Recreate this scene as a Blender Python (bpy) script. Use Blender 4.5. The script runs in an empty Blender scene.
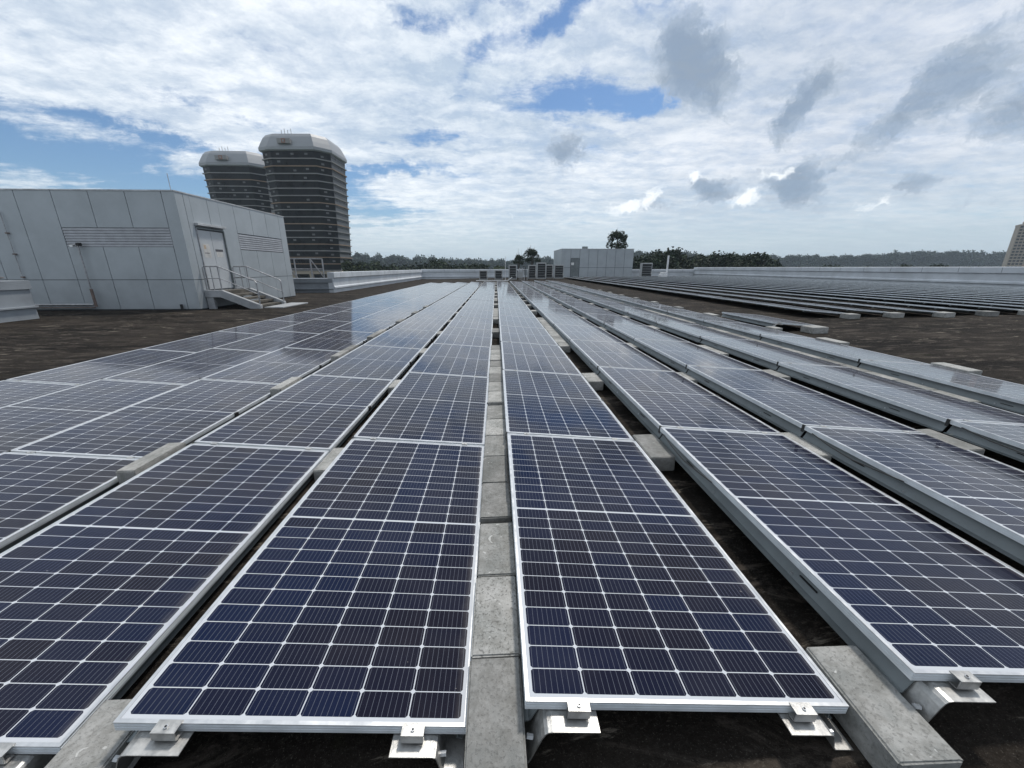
import bpy, bmesh, math, random
from mathutils import Vector, Matrix
random.seed(7)
R = math.radians
S = bpy.context.scene
COL = S.collection
D = bpy.data

# ---------------------------------------------------------------- camera
cam_d = D.cameras.new('camera'); cam = D.objects.new('camera', cam_d); COL.objects.link(cam)
cam_d.sensor_width = 36; cam_d.lens = 36*385/1024; cam_d.clip_start = .05; cam_d.clip_end = 20000
pi_, ya_ = R(16.82), R(2.27)
fw = Vector((math.sin(ya_)*math.cos(pi_), math.cos(ya_)*math.cos(pi_), -math.sin(pi_)))
rt = Vector((math.cos(ya_), -math.sin(ya_), 0)); up = rt.cross(fw)
cam.matrix_world = Matrix(((rt.x, up.x, -fw.x, 0), (rt.y, up.y, -fw.y, 0), (rt.z, up.z, -fw.z, 0), (0, 0, 0, 1)))
S.camera = cam
S.render.resolution_x = 1024; S.render.resolution_y = 768
S.view_settings.view_transform = 'Standard'; S.view_settings.look = 'None'
S.view_settings.exposure = 0.32; S.view_settings.gamma = 1
SUN_EL, SUN_AZ = R(62), R(36)        # azimuth measured from +y towards +x

# ---------------------------------------------------------------- node helper
class NT:
    def __init__(s, tree):
        s.t = tree; s.n = tree.nodes; s.l = tree.links
    def node(s, typ, **kw):
        n = s.n.new(typ)
        for k, v in kw.items(): setattr(n, k, v)
        return n
    def put(s, sock, v):
        if isinstance(v, bpy.types.NodeSocket): s.l.new(v, sock)
        elif v is not None: sock.default_value = v
    def m(s, op, a, b=None, c=None, clamp=False):
        n = s.node('ShaderNodeMath', operation=op); n.use_clamp = clamp
        for i, v in enumerate((a, b, c)):
            if v is not None: s.put(n.inputs[i], v)
        return n.outputs[0]
    def vm(s, op, a, b=None):
        n = s.node('ShaderNodeVectorMath', operation=op)
        s.put(n.inputs[0], a)
        if b is not None: s.put(n.inputs[1], b)
        return n.outputs[0]
    def sep(s, v):
        n = s.node('ShaderNodeSeparateXYZ'); s.put(n.inputs[0], v); return n.outputs
    def comb(s, x, y, z=0.0):
        n = s.node('ShaderNodeCombineXYZ')
        for i, v in enumerate((x, y, z)): s.put(n.inputs[i], v)
        return n.outputs[0]
    def noise(s, vec, scale, detail=5, rough=.55, dist=0.0):
        n = s.node('ShaderNodeTexNoise'); s.put(n.inputs['Vector'], vec)
        n.inputs['Scale'].default_value = scale; n.inputs['Detail'].default_value = detail
        n.inputs['Roughness'].default_value = rough; n.inputs['Distortion'].default_value = dist
        return n.outputs['Fac']
    def ramp(s, fac, lo, hi, a=0.0, b=1.0, smooth=True):
        n = s.node('ShaderNodeMapRange'); n.interpolation_type = 'SMOOTHSTEP' if smooth else 'LINEAR'
        for i, v in enumerate((fac, lo, hi, a, b)): s.put(n.inputs[i], v)
        return n.outputs[0]
    def mix(s, fac, a, b):
        n = s.node('ShaderNodeMix', data_type='RGBA')
        s.put(n.inputs[0], fac); s.put(n.inputs[6], a); s.put(n.inputs[7], b); return n.outputs[2]

def rgb(r, g, b): return (r, g, b, 1)

# ---------------------------------------------------------------- world
W = D.worlds.new('World'); S.world = W; W.use_nodes = True
w = NT(W.node_tree); w.n.clear()
out = w.node('ShaderNodeOutputWorld')
sky = w.node('ShaderNodeTexSky', sky_type='NISHITA'); sky.sun_disc = False
sky.sun_elevation = SUN_EL; sky.sun_rotation = SUN_AZ; sky.air_density = 1.0; sky.dust_density = .6; sky.ozone_density = 2.0
bg1 = w.node('ShaderNodeBackground'); bg1.inputs[1].default_value = .085; w.l.new(sky.outputs[0], bg1.inputs[0])
w.put(bg1.inputs[0], w.vm('MULTIPLY', sky.outputs[0], (.72, .88, 1.02)))
tc = w.node('ShaderNodeTexCoord'); dirv = tc.outputs['Generated']
dx, dy, dz = w.sep(dirv)
hyp = w.m('SQRT', w.m('ADD', w.m('MULTIPLY', dx, dx), w.m('MULTIPLY', dy, dy)))
az = w.m('MULTIPLY', w.m('ARCTAN2', dx, dy), 57.2958)
el = w.m('MULTIPLY', w.m('ARCTAN2', dz, hyp), 57.2958)
zz = w.m('ADD', w.m('MAXIMUM', dz, 0.0), .10)
P = w.comb(w.m('DIVIDE', dx, zz), w.m('DIVIDE', dy, zz), 0.0)      # plane-projected cloud deck
AE = w.comb(az, el, 0.0)
# warp for ragged outlines
wn = w.node('ShaderNodeTexNoise'); w.put(wn.inputs['Vector'], AE); wn.inputs['Scale'].default_value = .16
wn.inputs['Detail'].default_value = 6; wn.inputs['Roughness'].default_value = .6
wrp = w.vm('SUBTRACT', wn.outputs['Color'], (.5, .5, .5))
wn2 = w.node('ShaderNodeTexNoise'); w.put(wn2.inputs['Vector'], AE); wn2.inputs['Scale'].default_value = .75
wn2.inputs['Detail'].default_value = 8; wn2.inputs['Roughness'].default_value = .62
wrp2 = w.vm('SUBTRACT', wn2.outputs['Color'], (.5, .5, .5))
AEw = w.vm('ADD', AE, w.vm('ADD', w.vm('MULTIPLY', wrp, (7, 4.5, 0)), w.vm('MULTIPLY', wrp2, (2.6, 2.0, 0))))
ax, ey, _ = w.sep(AEw)
def blob(a0, e0, ra, re, rot=0.0):
    da = w.m('SUBTRACT', ax, a0); de = w.m('SUBTRACT', ey, e0)
    c, s_ = math.cos(R(rot)), math.sin(R(rot))
    u = w.m('DIVIDE', w.m('ADD', w.m('MULTIPLY', da, c), w.m('MULTIPLY', de, s_)), ra)
    v = w.m('DIVIDE', w.m('SUBTRACT', w.m('MULTIPLY', de, c), w.m('MULTIPLY', da, s_)), re)
    d2 = w.m('ADD', w.m('MULTIPLY', u, u), w.m('MULTIPLY', v, v))
    return w.m('EXPONENT', w.m('MULTIPLY', d2, -1.0))
def total(lst):
    t = None
    for a in lst:
        b = blob(*a[:5]); b = w.m('MULTIPLY', b, a[5]) if len(a) > 5 else b
        t = b if t is None else w.m('ADD', t, b)
    return t
holes = total([(12, 20.0, 9, 2.2, -4, .95), (20, 18.5, 6, 1.3, 20, .7), (-44, 9.2, 15, 2.6, -6, 1.1), (-28, 9.0, 7, 2.2, 6, .75), (-38, 12.6, 12, .8, -3, .6),
               (-12, 12.2, 8, 1.0, 8, .85), (-14, 6.5, 5, 1.8, 0, .55), (-10, 26.5, 7, 1.2, -14, .6), (7, 26.2, 6, 1.3, 25, .75), (-8, 15.8, 8, .9, 8, .6),
               (-19, 9, 4, 2.2, 0, .6), (-2, 23.5, 5, 1.2, 30, .5), (0, 28, 6, 1, 10, .4), (-30, 15.5, 8, .7, -10, .35)])
PW = w.vm('ADD', P, w.vm('MULTIPLY', wrp, (.35, .35, 0)))
mp = w.node('ShaderNodeMapping'); w.put(mp.inputs[0], PW); mp.inputs['Rotation'].default_value = (0, 0, R(-28)); mp.inputs['Scale'].default_value = (.55, 1.5, 1)
n1 = w.noise(mp.outputs[0], 1.9, 12, .66)
n2 = w.noise(P, 5.5, 10, .7)
cov = w.m('ADD', w.m('MULTIPLY', n1, .75), w.m('MULTIPLY', n2, .30))
cov = w.m('SUBTRACT', w.m('ADD', cov, .13), w.m('MULTIPLY', holes, .34))
mask = w.ramp(cov, .37, .60)
# brightness inside the deck
bright = w.ramp(w.m('ADD', w.m('MULTIPLY', w.noise(mp.outputs[0], 3.2, 12, .66), .6), w.m('MULTIPLY', n2, .4)), .36, .64)
big = w.ramp(w.noise(w.vm('ADD', P, (7.3, 2.1, 0)), .55, 4, .5), .35, .65)
rightness = w.ramp(az, -5.0, 45.0)
c_lo = w.mix(rightness, rgb(.45, .54, .65), rgb(.40, .47, .57))
c_hi = w.mix(rightness, rgb(.82, .86, .90), rgb(.66, .70, .765))
deck = w.mix(w.m('ADD', w.m('MULTIPLY', bright, .75), w.m('MULTIPLY', w.m('SUBTRACT', big, .35), .55), clamp=True), c_lo, c_hi)
# horizon haze
hz = w.ramp(el, -1.0, 13.0, 1.0, 0.0)
hzc = w.mix(w.ramp(el, 0.0, 9.0), rgb(.45, .55, .60), rgb(.56, .65, .71))
deck = w.mix(w.m('MULTIPLY', hz, .85), deck, hzc)
mask = w.m('MULTIPLY', mask, w.ramp(w.m('ADD', n2, w.m('MULTIPLY', n1, .5)), .55, .90, .80, 1.0))
mask = w.m('MAXIMUM', mask, w.ramp(el, 2.0, 7.5, 1.0, 0.0))
# dark grey puffs in front of the deck
puffn = w.noise(w.comb(ax, w.m('MULTIPLY', ey, 1.4), 3.3), .5, 9, .62)
puffs = total([(22.3, 22.8, 3.6, 3.2, 0, 1.15), (25.8, 19.6, 3.6, 3.0, -30, 1.0), (9.5, 14.8, 2.4, 2.0, 0, 1.1), (34.5, 15.8, 2.2, 3.1, -35, 1.05), (36.5, 18.2, 2.2, 1.3, 20, .6),
               (44.5, 14.2, 6.5, 2.0, 28, .95), (51.5, 12.6, 4.0, 2.4, 10, .95), (46, 17.5, 2.5, 1.3, 40, .6), (45.2, 8.2, 1.7, 1.0, 0, .8), (49, 5.7, 3.5, .9, 0, .4), (36, 10.0, 4, 1.0, 0, .35),
               (35.8, 8.4, 3.0, 1.9, 0, 1.05), (27.2, 9.2, 2.0, 2.0, 0, 1.05), (20.5, 7.3, 3.0, .8, 0, .7), (41, 6.9, 2.0, .9, 0, .3), (52, 21, 9, 3, 0, .28)])
puffn2 = w.noise(w.comb(ax, ey, 8.8), 1.3, 9, .62)
pfs = w.m('ADD', puffs, w.m('ADD', w.m('MULTIPLY', w.m('SUBTRACT', puffn, .5), 1.5), w.m('MULTIPLY', w.m('SUBTRACT', puffn2, .5), .9)))
pm = w.ramp(pfs, .20, .80)
pm = w.m('MULTIPLY', pm, w.ramp(puffs, .03, .18))
pc = w.mix(w.ramp(w.m('ADD', puffs, w.m('MULTIPLY', w.m('SUBTRACT', w.noise(w.comb(ax, ey, 2.2), .9, 7, .55), .5), .9)), .25, 1.25), rgb(.40, .47, .56), rgb(.23, .295, .385))
sky_c = w.mix(w.m('MULTIPLY', pm, .92), deck, pc)
# low white cumulus heads
cumn = w.noise(w.comb(ax, w.m('MULTIPLY', ey, 1.3), 9.1), .75, 8, .6)
cum = total([(17.6, 7.2, 3.0, .8, 6, .95), (20.6, 8.6, 1.6, .9, 0, .95), (30.5, 7.6, 2.2, .8, 0, .9), (25.9, 10.8, 1.3, .7, 0, .9), (34.6, 10.2, 1.9, .7, 0, .75), (32.0, 8.6, 1.4, .7, 0, .7),
             (9.5, 7.6, 1.4, .5, 0, .45), (5, 7.6, 1.2, .5, 0, .4), (2.5, 6.6, .8, .5, 0, .45), (43.5, 6.7, 2, .5, 0, .5)])
cm_ = w.ramp(w.m('ADD', cum, w.m('MULTIPLY', w.m('SUBTRACT', cumn, .5), 1.5)), .24, .85)
cm_ = w.m('MULTIPLY', cm_, w.ramp(cum, .04, .2))
sky_c = w.mix(w.m('MULTIPLY', cm_, .9), sky_c, rgb(.88, .91, .93))
allm = w.m('MAXIMUM', w.m('MAXIMUM', mask, w.m('MULTIPLY', pm, .9)), cm_)
bg2 = w.node('ShaderNodeBackground'); bg2.inputs[1].default_value = 1.0; w.put(bg2.inputs[0], sky_c)
mx = w.node('ShaderNodeMixShader'); w.put(mx.inputs[0], allm)
w.l.new(bg1.outputs[0], mx.inputs[1]); w.l.new(bg2.outputs[0], mx.inputs[2]); w.l.new(mx.outputs[0], out.inputs[0])

sd = D.lights.new('sun', 'SUN'); sd.energy = 2.3; sd.angle = R(6); sd.color = (1, .95, .88)
so = D.objects.new('sun', sd); COL.objects.link(so)
sv = Vector((math.cos(SUN_EL)*math.sin(SUN_AZ), math.cos(SUN_EL)*math.cos(SUN_AZ), math.sin(SUN_EL)))
so.rotation_euler = sv.to_track_quat('Z', 'Y').to_euler(); so.location = (0, 0, 30)

# ---------------------------------------------------------------- materials
def mat(name, base, rough=.6, metal=0.0, var=.15, scale=6.0, bump=0.0, bscale=None, spec=.5, coat=0.0):
    m = D.materials.new(name); m.use_nodes = True; t = NT(m.node_tree)
    p = t.n['Principled BSDF']; c = t.node('ShaderNodeTexCoord').outputs['Object']
    n = t.noise(c, scale, 8, .62)
    f = t.ramp(n, .3, .7, 1-var, 1+var*.6)
    n2 = t.noise(c, scale*.17, 4, .5)
    f = t.m('MULTIPLY', f, t.ramp(n2, .3, .7, 1-var*.7, 1+var*.4))
    v = t.vm('SCALE', (base[0], base[1], base[2])); v.node.inputs['Scale'].default_value = 1; t.l.new(f, v.node.inputs['Scale'])
    t.put(p.inputs['Base Color'], v)
    t.put(p.inputs['Roughness'], t.ramp(n, .2, .8, max(rough-.1, .02), min(rough+.1, 1)))
    p.inputs['Metallic'].default_value = metal; p.inputs['Specular IOR Level'].default_value = spec
    if coat: p.inputs['Coat Weight'].default_value = coat
    if bump:
        b = t.node('ShaderNodeBump'); b.inputs['Strength'].default_value = bump; b.inputs['Distance'].default_value = .01
        t.put(b.inputs['Height'], t.noise(c, bscale or scale*4, 6, .7)); t.l.new(b.outputs[0], p.inputs['Normal'])
    return m

M = {}
M['alu'] = mat('brushed_aluminium', (.60, .61, .62), .38, .75, .12, 14)
M['alu_side'] = mat('anodised_frame_side', (.62, .65, .67), .45, .15, .12, 9)
M['bracket'] = mat('mill_finish_aluminium', (.46, .455, .44), .42, .8, .3, 22, .15)
M['rail'] = mat('grey_steel_rail', (.17, .19, .195), .5, .3, .18, 5)
M['black'] = mat('black_rubber', (.015, .015, .015), .6)
M['clad'] = mat('grey_aluminium_cladding', (.36, .39, .41), .42, .12, .09, 1.2)
M['clad_gap'] = mat('dark_joint_sealant', (.06, .065, .07), .8)
M['louvre'] = mat('louvre_metal', (.33, .34, .36), .5, .1, .15, 3)
M['door'] = mat('door_paint', (.43, .45, .465), .5, 0, .06, 2)
M['steel'] = mat('galvanised_tube', (.36, .36, .37), .42, .5, .25, 8)
M['rust'] = mat('rusty_tube', (.20, .15, .13), .7, .1, .35, 12)
M['canopy'] = mat('weathered_coping', (.46, .47, .48), .5, .1, .25, 6)
M['para'] = mat('painted_parapet', (.54, .57, .60), .6, 0, .12, .9, .1)
M['para_dark'] = mat('bare_render', (.22, .24, .26), .75, 0, .2, 1.5, .2)
M['stub_paint'] = mat('grey_stub_wall_paint', (.27, .295, .32), .65, 0, .15, 1.1, .1)
M['stone'] = mat('concrete_stairs', (.33, .34, .35), .8, 0, .2, 3, .2)
M['step'] = mat('mossy_steps', (.10, .09, .075), .9, 0, .4, 5, .3)
M['ac'] = mat('ac_white_casing', (.36, .37, .37), .5, 0, .12, 3)
M['grille'] = mat('dark_grille', (.018, .020, .022), .6)
M['paper'] = mat('paper_notice', (.52, .51, .49), .7)
M['ink'] = mat('printed_ink', (.08, .08, .09), .7)
M['orange'] = mat('orange_notice', (.48, .38, .28), .7)
M['yellowp'] = mat('orange_paint', (.22, .11, .08), .5)
M['bark'] = mat('tree_bark', (.06, .05, .04), .9, 0, .3, 3)
M['t_glass'] = mat('dark_facade_glass', (.006, .007, .008), .3, 0, .5, .3, spec=.12)
M['t_slab'] = mat('facade_slab', (.25, .245, .24), .7, 0, .15, .3)
M['t_slab2'] = mat('stained_slab', (.27, .19, .13), .75, 0, .15, .3)
M['t_side'] = mat('facade_grey_spandrel', (.12, .122, .125), .55, 0, .25, .35)
M['t_cap'] = mat('white_roof_shell', (.27, .28, .295), .5, 0, .1, .1)
M['t_col'] = mat('podium_columns', (.34, .29, .23), .8, 0, .1, .2)
M['apt'] = mat('beige_apartment_wall', (.30, .24, .18), .8, 0, .12, .3)
M['apt2'] = mat('pink_apartment_wall', (.36, .22, .15), .8, 0, .12, .3)
M['white'] = mat('white_paint', (.75, .75, .74), .6)
M['antenna'] = mat('white_mast', (.7, .7, .7), .5)

def leafmat(name, c):
    m = D.materials.new(name); m.use_nodes = True; t = NT(m.node_tree); p = t.n['Principled BSDF']
    g = t.node('ShaderNodeNewGeometry'); oi = t.node('ShaderNodeObjectInfo')
    f = t.ramp(g.outputs['Random Per Island'], 0, 1, .55, 1.5, False)
    f = t.m('MULTIPLY', f, t.ramp(oi.outputs['Random'], 0, 1, .75, 1.2, False))
    v = t.vm('SCALE', c); t.l.new(f, v.node.inputs['Scale']); t.put(p.inputs['Base Color'], v)
    p.inputs['Roughness'].default_value = .75; p.inputs['Specular IOR Level'].default_value = .2
    return m
M['leaf'] = leafmat('dark_green_leaves', (.020, .032, .016))
M['leaf2'] = leafmat('olive_green_leaves', (.034, .048, .018))
M['leaf3'] = leafmat('distant_leaves', (.030, .052, .036))

# concrete kerb blocks
def concrete():
    m = D.materials.new('concrete_block'); m.use_nodes = True; t = NT(m.node_tree); p = t.n['Principled BSDF']
    c = t.node('ShaderNodeTexCoord').outputs['Object']; oi = t.node('ShaderNodeObjectInfo').outputs['Random']
    cc = t.vm('ADD', c, t.comb(t.m('MULTIPLY', oi, 31.0), t.m('MULTIPLY', oi, 17.0), 0.0))
    big = t.noise(cc, 5, 8, .65); fine = t.noise(cc, 90, 5, .75); mid = t.noise(cc, 24, 6, .7)
    pits = t.ramp(t.noise(cc, 85, 4, .65), .36, .44)
    dirt = t.ramp(mid, .35, .62)
    col = t.mix(t.ramp(big, .32, .66), rgb(.20, .205, .195), rgb(.36, .355, .34))
    col = t.mix(t.m('MULTIPLY', t.ramp(fine, .48, .62), t.ramp(oi, .6, .9, .10, .45)), col, rgb(.48, .48, .46))
    col = t.mix(t.m('MULTIPLY', t.m('SUBTRACT', 1.0, pits), t.ramp(oi, .5, .9, .18, .8)), col, rgb(.07, .07, .065))
    col = t.mix(t.m('MULTIPLY', t.m('SUBTRACT', 1.0, dirt), .45), col, rgb(.13, .125, .11))
    col = t.mix(t.m('MULTIPLY', t.ramp(t.noise(cc, 11, 3, .5, 1.5), .68, .72), .6), col, rgb(.6, .6, .58))
    v = t.vm('SCALE', col); t.l.new(t.ramp(oi, 0, 1, .62, 1.15, False), v.node.inputs['Scale'])
    t.put(p.inputs['Base Color'], v); p.inputs['Roughness'].default_value = .88
    b = t.node('ShaderNodeBump'); b.inputs['Strength'].default_value = .5; b.inputs['Distance'].default_value = .006
    t.put(b.inputs['Height'], t.m('ADD', t.m('MULTIPLY', fine, .6), pits)); t.l.new(b.outputs[0], p.inputs['Normal'])
    return m
M['block'] = concrete()

def roofmat():
    m = D.materials.new('weathered_roof_membrane'); m.use_nodes = True; t = NT(m.node_tree); p = t.n['Principled BSDF']
    c = t.node('ShaderNodeTexCoord').outputs['Object']
    mp = t.node('ShaderNodeMapping'); t.put(mp.inputs[0], c); mp.inputs['Scale'].default_value = (.5, 1.5, 1)
    a = t.noise(mp.outputs[0], .7, 8, .62); b = t.noise(mp.outputs[0], 3.1, 9, .72, .6); f = t.noise(c, 45, 6, .75); g = t.noise(c, 160, 3, .7)
    col = t.mix(t.ramp(a, .35, .65), rgb(.0065, .0055, .0048), rgb(.026, .0215, .018))
    col = t.mix(t.m('MULTIPLY', t.ramp(b, .51, .60), .75), col, rgb(.068, .057, .048))
    col = t.mix(t.m('MULTIPLY', t.ramp(t.noise(mp.outputs[0], 2.4, 10, .78, 1.2), .57, .64), .85), col, rgb(.19, .165, .135))
    col = t.mix(t.m('MULTIPLY', t.ramp(f, .52, .68), .35), col, rgb(.06, .056, .048))
    col = t.mix(t.m('MULTIPLY', t.ramp(f, .50, .35), .5), col, rgb(.008, .007, .006))
    col = t.mix(t.m('MULTIPLY', t.ramp(g, .58, .70), .55), col, rgb(.13, .12, .10))
    col = t.mix(t.m('MULTIPLY', t.ramp(t.noise(c, 2.2, 5, .6), .60, .72), .5), col, rgb(.018, .020, .009))
    t.put(p.inputs['Base Color'], col); p.inputs['Roughness'].default_value = .95; p.inputs['Specular IOR Level'].default_value = .08
    bm_ = t.node('ShaderNodeBump'); bm_.inputs['Strength'].default_value = .7; bm_.inputs['Distance'].default_value = .02
    t.put(bm_.inputs['Height'], t.m('ADD', t.m('MULTIPLY', f, .7), t.m('ADD', b, t.m('MULTIPLY', g, .4)))); t.l.new(bm_.outputs[0], p.inputs['Normal'])
    return m
M['roof'] = roofmat()
M['ground'] = mat('ground_grass', (.05, .07, .035), .9, 0, .3, .01)

PW_, PL_ = 1.105, 2.094       # panel width and length
def cells():
    """half-cut mono cells: 6 columns x 24 rows behind textured glass, UV in metres"""
    m = D.materials.new('solar_cells_under_glass'); m.use_nodes = True; t = NT(m.node_tree); p = t.n['Principled BSDF']
    uv = t.node('ShaderNodeUVMap').outputs[0]; u, v, _ = t.sep(uv)
    oi = t.node('ShaderNodeObjectInfo').outputs['Random']
    mu = .023; cw = (PW_-2*mu)/6
    mv = .024; mid = .010; ch = (PL_-2*mv-mid)/24
    xc = t.m('DIVIDE', t.m('SUBTRACT', u, mu), cw)
    upper = t.m('GREATER_THAN', v, PL_/2)
    vv = t.m('SUBTRACT', t.m('SUBTRACT', v, mv), t.m('MULTIPLY', upper, mid))
    yc = t.m('DIVIDE', vv, ch)
    ix, iy = t.m('FLOOR', xc), t.m('FLOOR', yc)
    fx, fy = t.m('FRACT', xc), t.m('FRACT', yc)
    ex = t.m('MULTIPLY', t.m('SUBTRACT', .5, t.m('ABSOLUTE', t.m('SUBTRACT', fx, .5))), cw)   # metres to the cell border
    ey_ = t.m('MULTIPLY', t.m('SUBTRACT', .5, t.m('ABSOLUTE', t.m('SUBTRACT', fy, .5))), ch)
    gap = t.m('LESS_THAN', t.m('MINIMUM', t.m('SUBTRACT', ex, .0004), ey_), .0016)
    cor = t.m('LESS_THAN', t.m('ADD', ex, ey_), .0105)
    inx = t.m('MULTIPLY', t.m('GREATER_THAN', xc, 0.0), t.m('LESS_THAN', xc, 6.0))
    iny = t.m('MULTIPLY', t.m('GREATER_THAN', yc, 0.0), t.m('LESS_THAN', yc, 24.0))
    midb = t.m('LESS_THAN', t.m('ABSOLUTE', t.m('SUBTRACT', v, PL_/2+.0)), mid*.6)
    inside = t.m('MULTIPLY', t.m('MULTIPLY', inx, iny), t.m('SUBTRACT', 1.0, midb))
    cellm = t.m('MULTIPLY', inside, t.m('SUBTRACT', 1.0, t.m('MAXIMUM', gap, cor)))
    bb = t.m('FRACT', t.m('ADD', t.m('MULTIPLY', fx, 9.0), 0.0))
    bus = t.m('LESS_THAN', t.m('ABSOLUTE', t.m('SUBTRACT', bb, .5)), .034)
    wn = t.node('ShaderNodeTexWhiteNoise', noise_dimensions='3D'); t.put(wn.inputs['Vector'], t.comb(ix, iy, t.m('MULTIPLY', oi, 97.0)))
    seed = t.m('MULTIPLY', oi, 40.0)
    cl = t.noise(t.comb(t.m('ADD', t.m('MULTIPLY', ix, .35), seed), t.m('MULTIPLY', iy, .16), seed), 1.0, 2, .5)
    k = t.ramp(t.m('ADD', t.m('MULTIPLY', wn.outputs['Value'], .16), t.m('MULTIPLY', cl, 1.0)), .36, .80)
    base = t.mix(k, rgb(.0028, .0024, .0100), rgb(.0012, .0056, .028))
    base = t.mix(t.m('MULTIPLY', bus, .8), base, rgb(.12, .13, .16))
    col = t.mix(cellm, rgb(.47, .49, .52), base)
    # dust film on the glass
    co = t.comb(t.m('ADD', u, seed), v, seed)
    dust = t.ramp(t.noise(co, 2.3, 8, .68), .40, .75)
    col = t.mix(t.m('ADD', t.m('ADD', t.m('MULTIPLY', dust, .014), .003), t.m('ADD', t.m('MULTIPLY', t.ramp(t.m('ADD', u, t.m('MULTIPLY', dust, .03)), PW_-.055, PW_-.008), .10), t.m('MULTIPLY', t.ramp(t.noise(co, 30, 2, .4), .80, .82), .3))), col, rgb(.42, .39, .36))
    t.put(p.inputs['Base Color'], col)
    p.inputs['Roughness'].default_value = .32; p.inputs['Specular IOR Level'].default_value = .0
    p.inputs['Coat Weight'].default_value = 1.0; p.inputs['Coat IOR'].default_value = 1.27
    t.put(p.inputs['Coat Roughness'], t.ramp(dust, 0, 1, .065, .13))
    p.inputs['Sheen Weight'].default_value = .42; p.inputs['Sheen Roughness'].default_value = .25; p.inputs['Sheen Tint'].default_value = (.80, .74, .72, 1)
    return m
M['cells'] = cells()

# ---------------------------------------------------------------- mesh helpers
class MB:
    def __init__(s): s.v = []; s.f = []; s.mi = []; s.mats = []; s.uv = {}
    def mslot(s, m):
        if m not in s.mats: s.mats.append(m)
        return s.mats.index(m)
    def face(s, pts, m, uv=None):
        i = len(s.v); s.v += [tuple(p) for p in pts]; s.f.append(tuple(range(i, i+len(pts)))); s.mi.append(s.mslot(m))
        if uv: s.uv[len(s.f)-1] = uv
    def hexa(s, c, m):       # 8 corners: bottom ring 0-3, top ring 4-7
        i = len(s.v); s.v += [tuple(p) for p in c]; k = s.mslot(m)
        for q in ((3, 2, 1, 0), (4, 5, 6, 7), (0, 1, 5, 4), (1, 2, 6, 5), (2, 3, 7, 6), (3, 0, 4, 7)):
            s.f.append(tuple(i+j for j in q)); s.mi.append(k)
    def box(s, x0, x1, y0, y1, z0, z1, m, mtx=None):
        c = [Vector(p) for p in ((x0, y0, z0), (x1, y0, z0), (x1, y1, z0), (x0, y1, z0), (x0, y0, z1), (x1, y0, z1), (x1, y1, z1), (x0, y1, z1))]
        if mtx: c = [mtx @ p for p in c]
        s.hexa(c, m)
    def tube(s, pts, r, m, n=8, close=True):
        pts = [Vector(p) for p in pts]; rings = []; k = s.mslot(m)
        for a, p in enumerate(pts):
            d = ((pts[min(a+1, len(pts)-1)]-pts[max(a-1, 0)])).normalized()
            h = Vector((0, 0, 1)) if abs(d.z) < .9 else Vector((1, 0, 0))
            x = d.cross(h).normalized(); y = d.cross(x).normalized()
            rr = r[a] if isinstance(r, (list, tuple)) else r
            rings.append(len(s.v))
            for j in range(n):
                t_ = 2*math.pi*j/n; s.v.append(tuple(p+x*(rr*math.cos(t_))+y*(rr*math.sin(t_))))
        for a in range(len(pts)-1):
            for j in range(n):
                j2 = (j+1) % n
                s.f.append((rings[a]+j, rings[a]+j2, rings[a+1]+j2, rings[a+1]+j)); s.mi.append(k)
        if close:
            s.f.append(tuple(rings[0]+j for j in range(n-1, -1, -1))); s.mi.append(k)
            s.f.append(tuple(rings[-1]+j for j in range(n))); s.mi.append(k)
    def prism(s, poly, axis, a0, a1, m):
        """extrude a 2D polygon: axis 'y' -> poly in (x,z); axis 'x' -> poly in (y,z); 'z' -> (x,y)"""
        def P3(p, a): return {'y': (p[0], a, p[1]), 'x': (a, p[0], p[1]), 'z': (p[0], p[1], a)}[axis]
        i = len(s.v); n = len(poly); k = s.mslot(m)
        s.v += [P3(p, a0) for p in poly]+[P3(p, a1) for p in poly]
        s.f.append(tuple(i+j for j in range(n))); s.mi.append(k)
        s.f.append(tuple(i+n+j for j in range(n-1, -1, -1))); s.mi.append(k)
        for j in range(n):
            j2 = (j+1) % n; s.f.append((i+j, i+n+j, i+n+j2, i+j2)); s.mi.append(k)
    def mesh(s, name):
        me = D.meshes.new(name); me.from_pydata(s.v, [], s.f)
        for mm in s.mats: me.materials.append(M[mm])
        me.polygons.foreach_set('material_index', s.mi)
        if s.uv:
            ul = me.uv_layers.new(name='UVMap')
            for fi, uv in s.uv.items():
                for li, c in zip(me.polygons[fi].loop_indices, uv): ul.data[li].uv = c
        bm = bmesh.new(); bm.from_mesh(me); bmesh.ops.recalc_face_normals(bm, faces=bm.faces) if not s.uv else None
        bm.to_mesh(me); bm.free(); me.update()
        return me
    def build(s, name, parent=None, bevel=0.0, smooth=False):
        o = D.objects.new(name, s.mesh(name)); COL.objects.link(o)
        if parent: o.parent = parent
        if bevel:
            b = o.modifiers.new('bevel', 'BEVEL'); b.width = bevel; b.segments = 2; b.limit_method = 'ANGLE'
        if smooth: o.data.polygons.foreach_set('use_smooth', [True]*len(o.data.polygons))
        return o
def empty(name, loc=(0, 0, 0), rot=(0, 0, 0)):
    o = D.objects.new(name, None); COL.objects.link(o); o.location = loc; o.rotation_euler = rot; o.empty_display_size = .1; return o
def tag(o, label=None, cat=None, group=None, kind=None):
    if label: o['label'] = label
    if cat: o['category'] = cat
    if group: o['group'] = group
    if kind: o['kind'] = kind
    return o
def copy_tree(o, parent=None):
    c = o.copy(); COL.objects.link(c); c.parent = parent
    for ch in list(o.children): copy_tree(ch, c)
    return c
ORD = ['', 'first', 'second', 'third', 'fourth', 'fifth', 'sixth', 'seventh', 'eighth', 'ninth', 'tenth', 'eleventh', 'twelfth', 'thirteenth', 'fourteenth',
       'fifteenth', 'sixteenth', 'seventeenth', 'eighteenth', 'nineteenth', 'twentieth']
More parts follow.
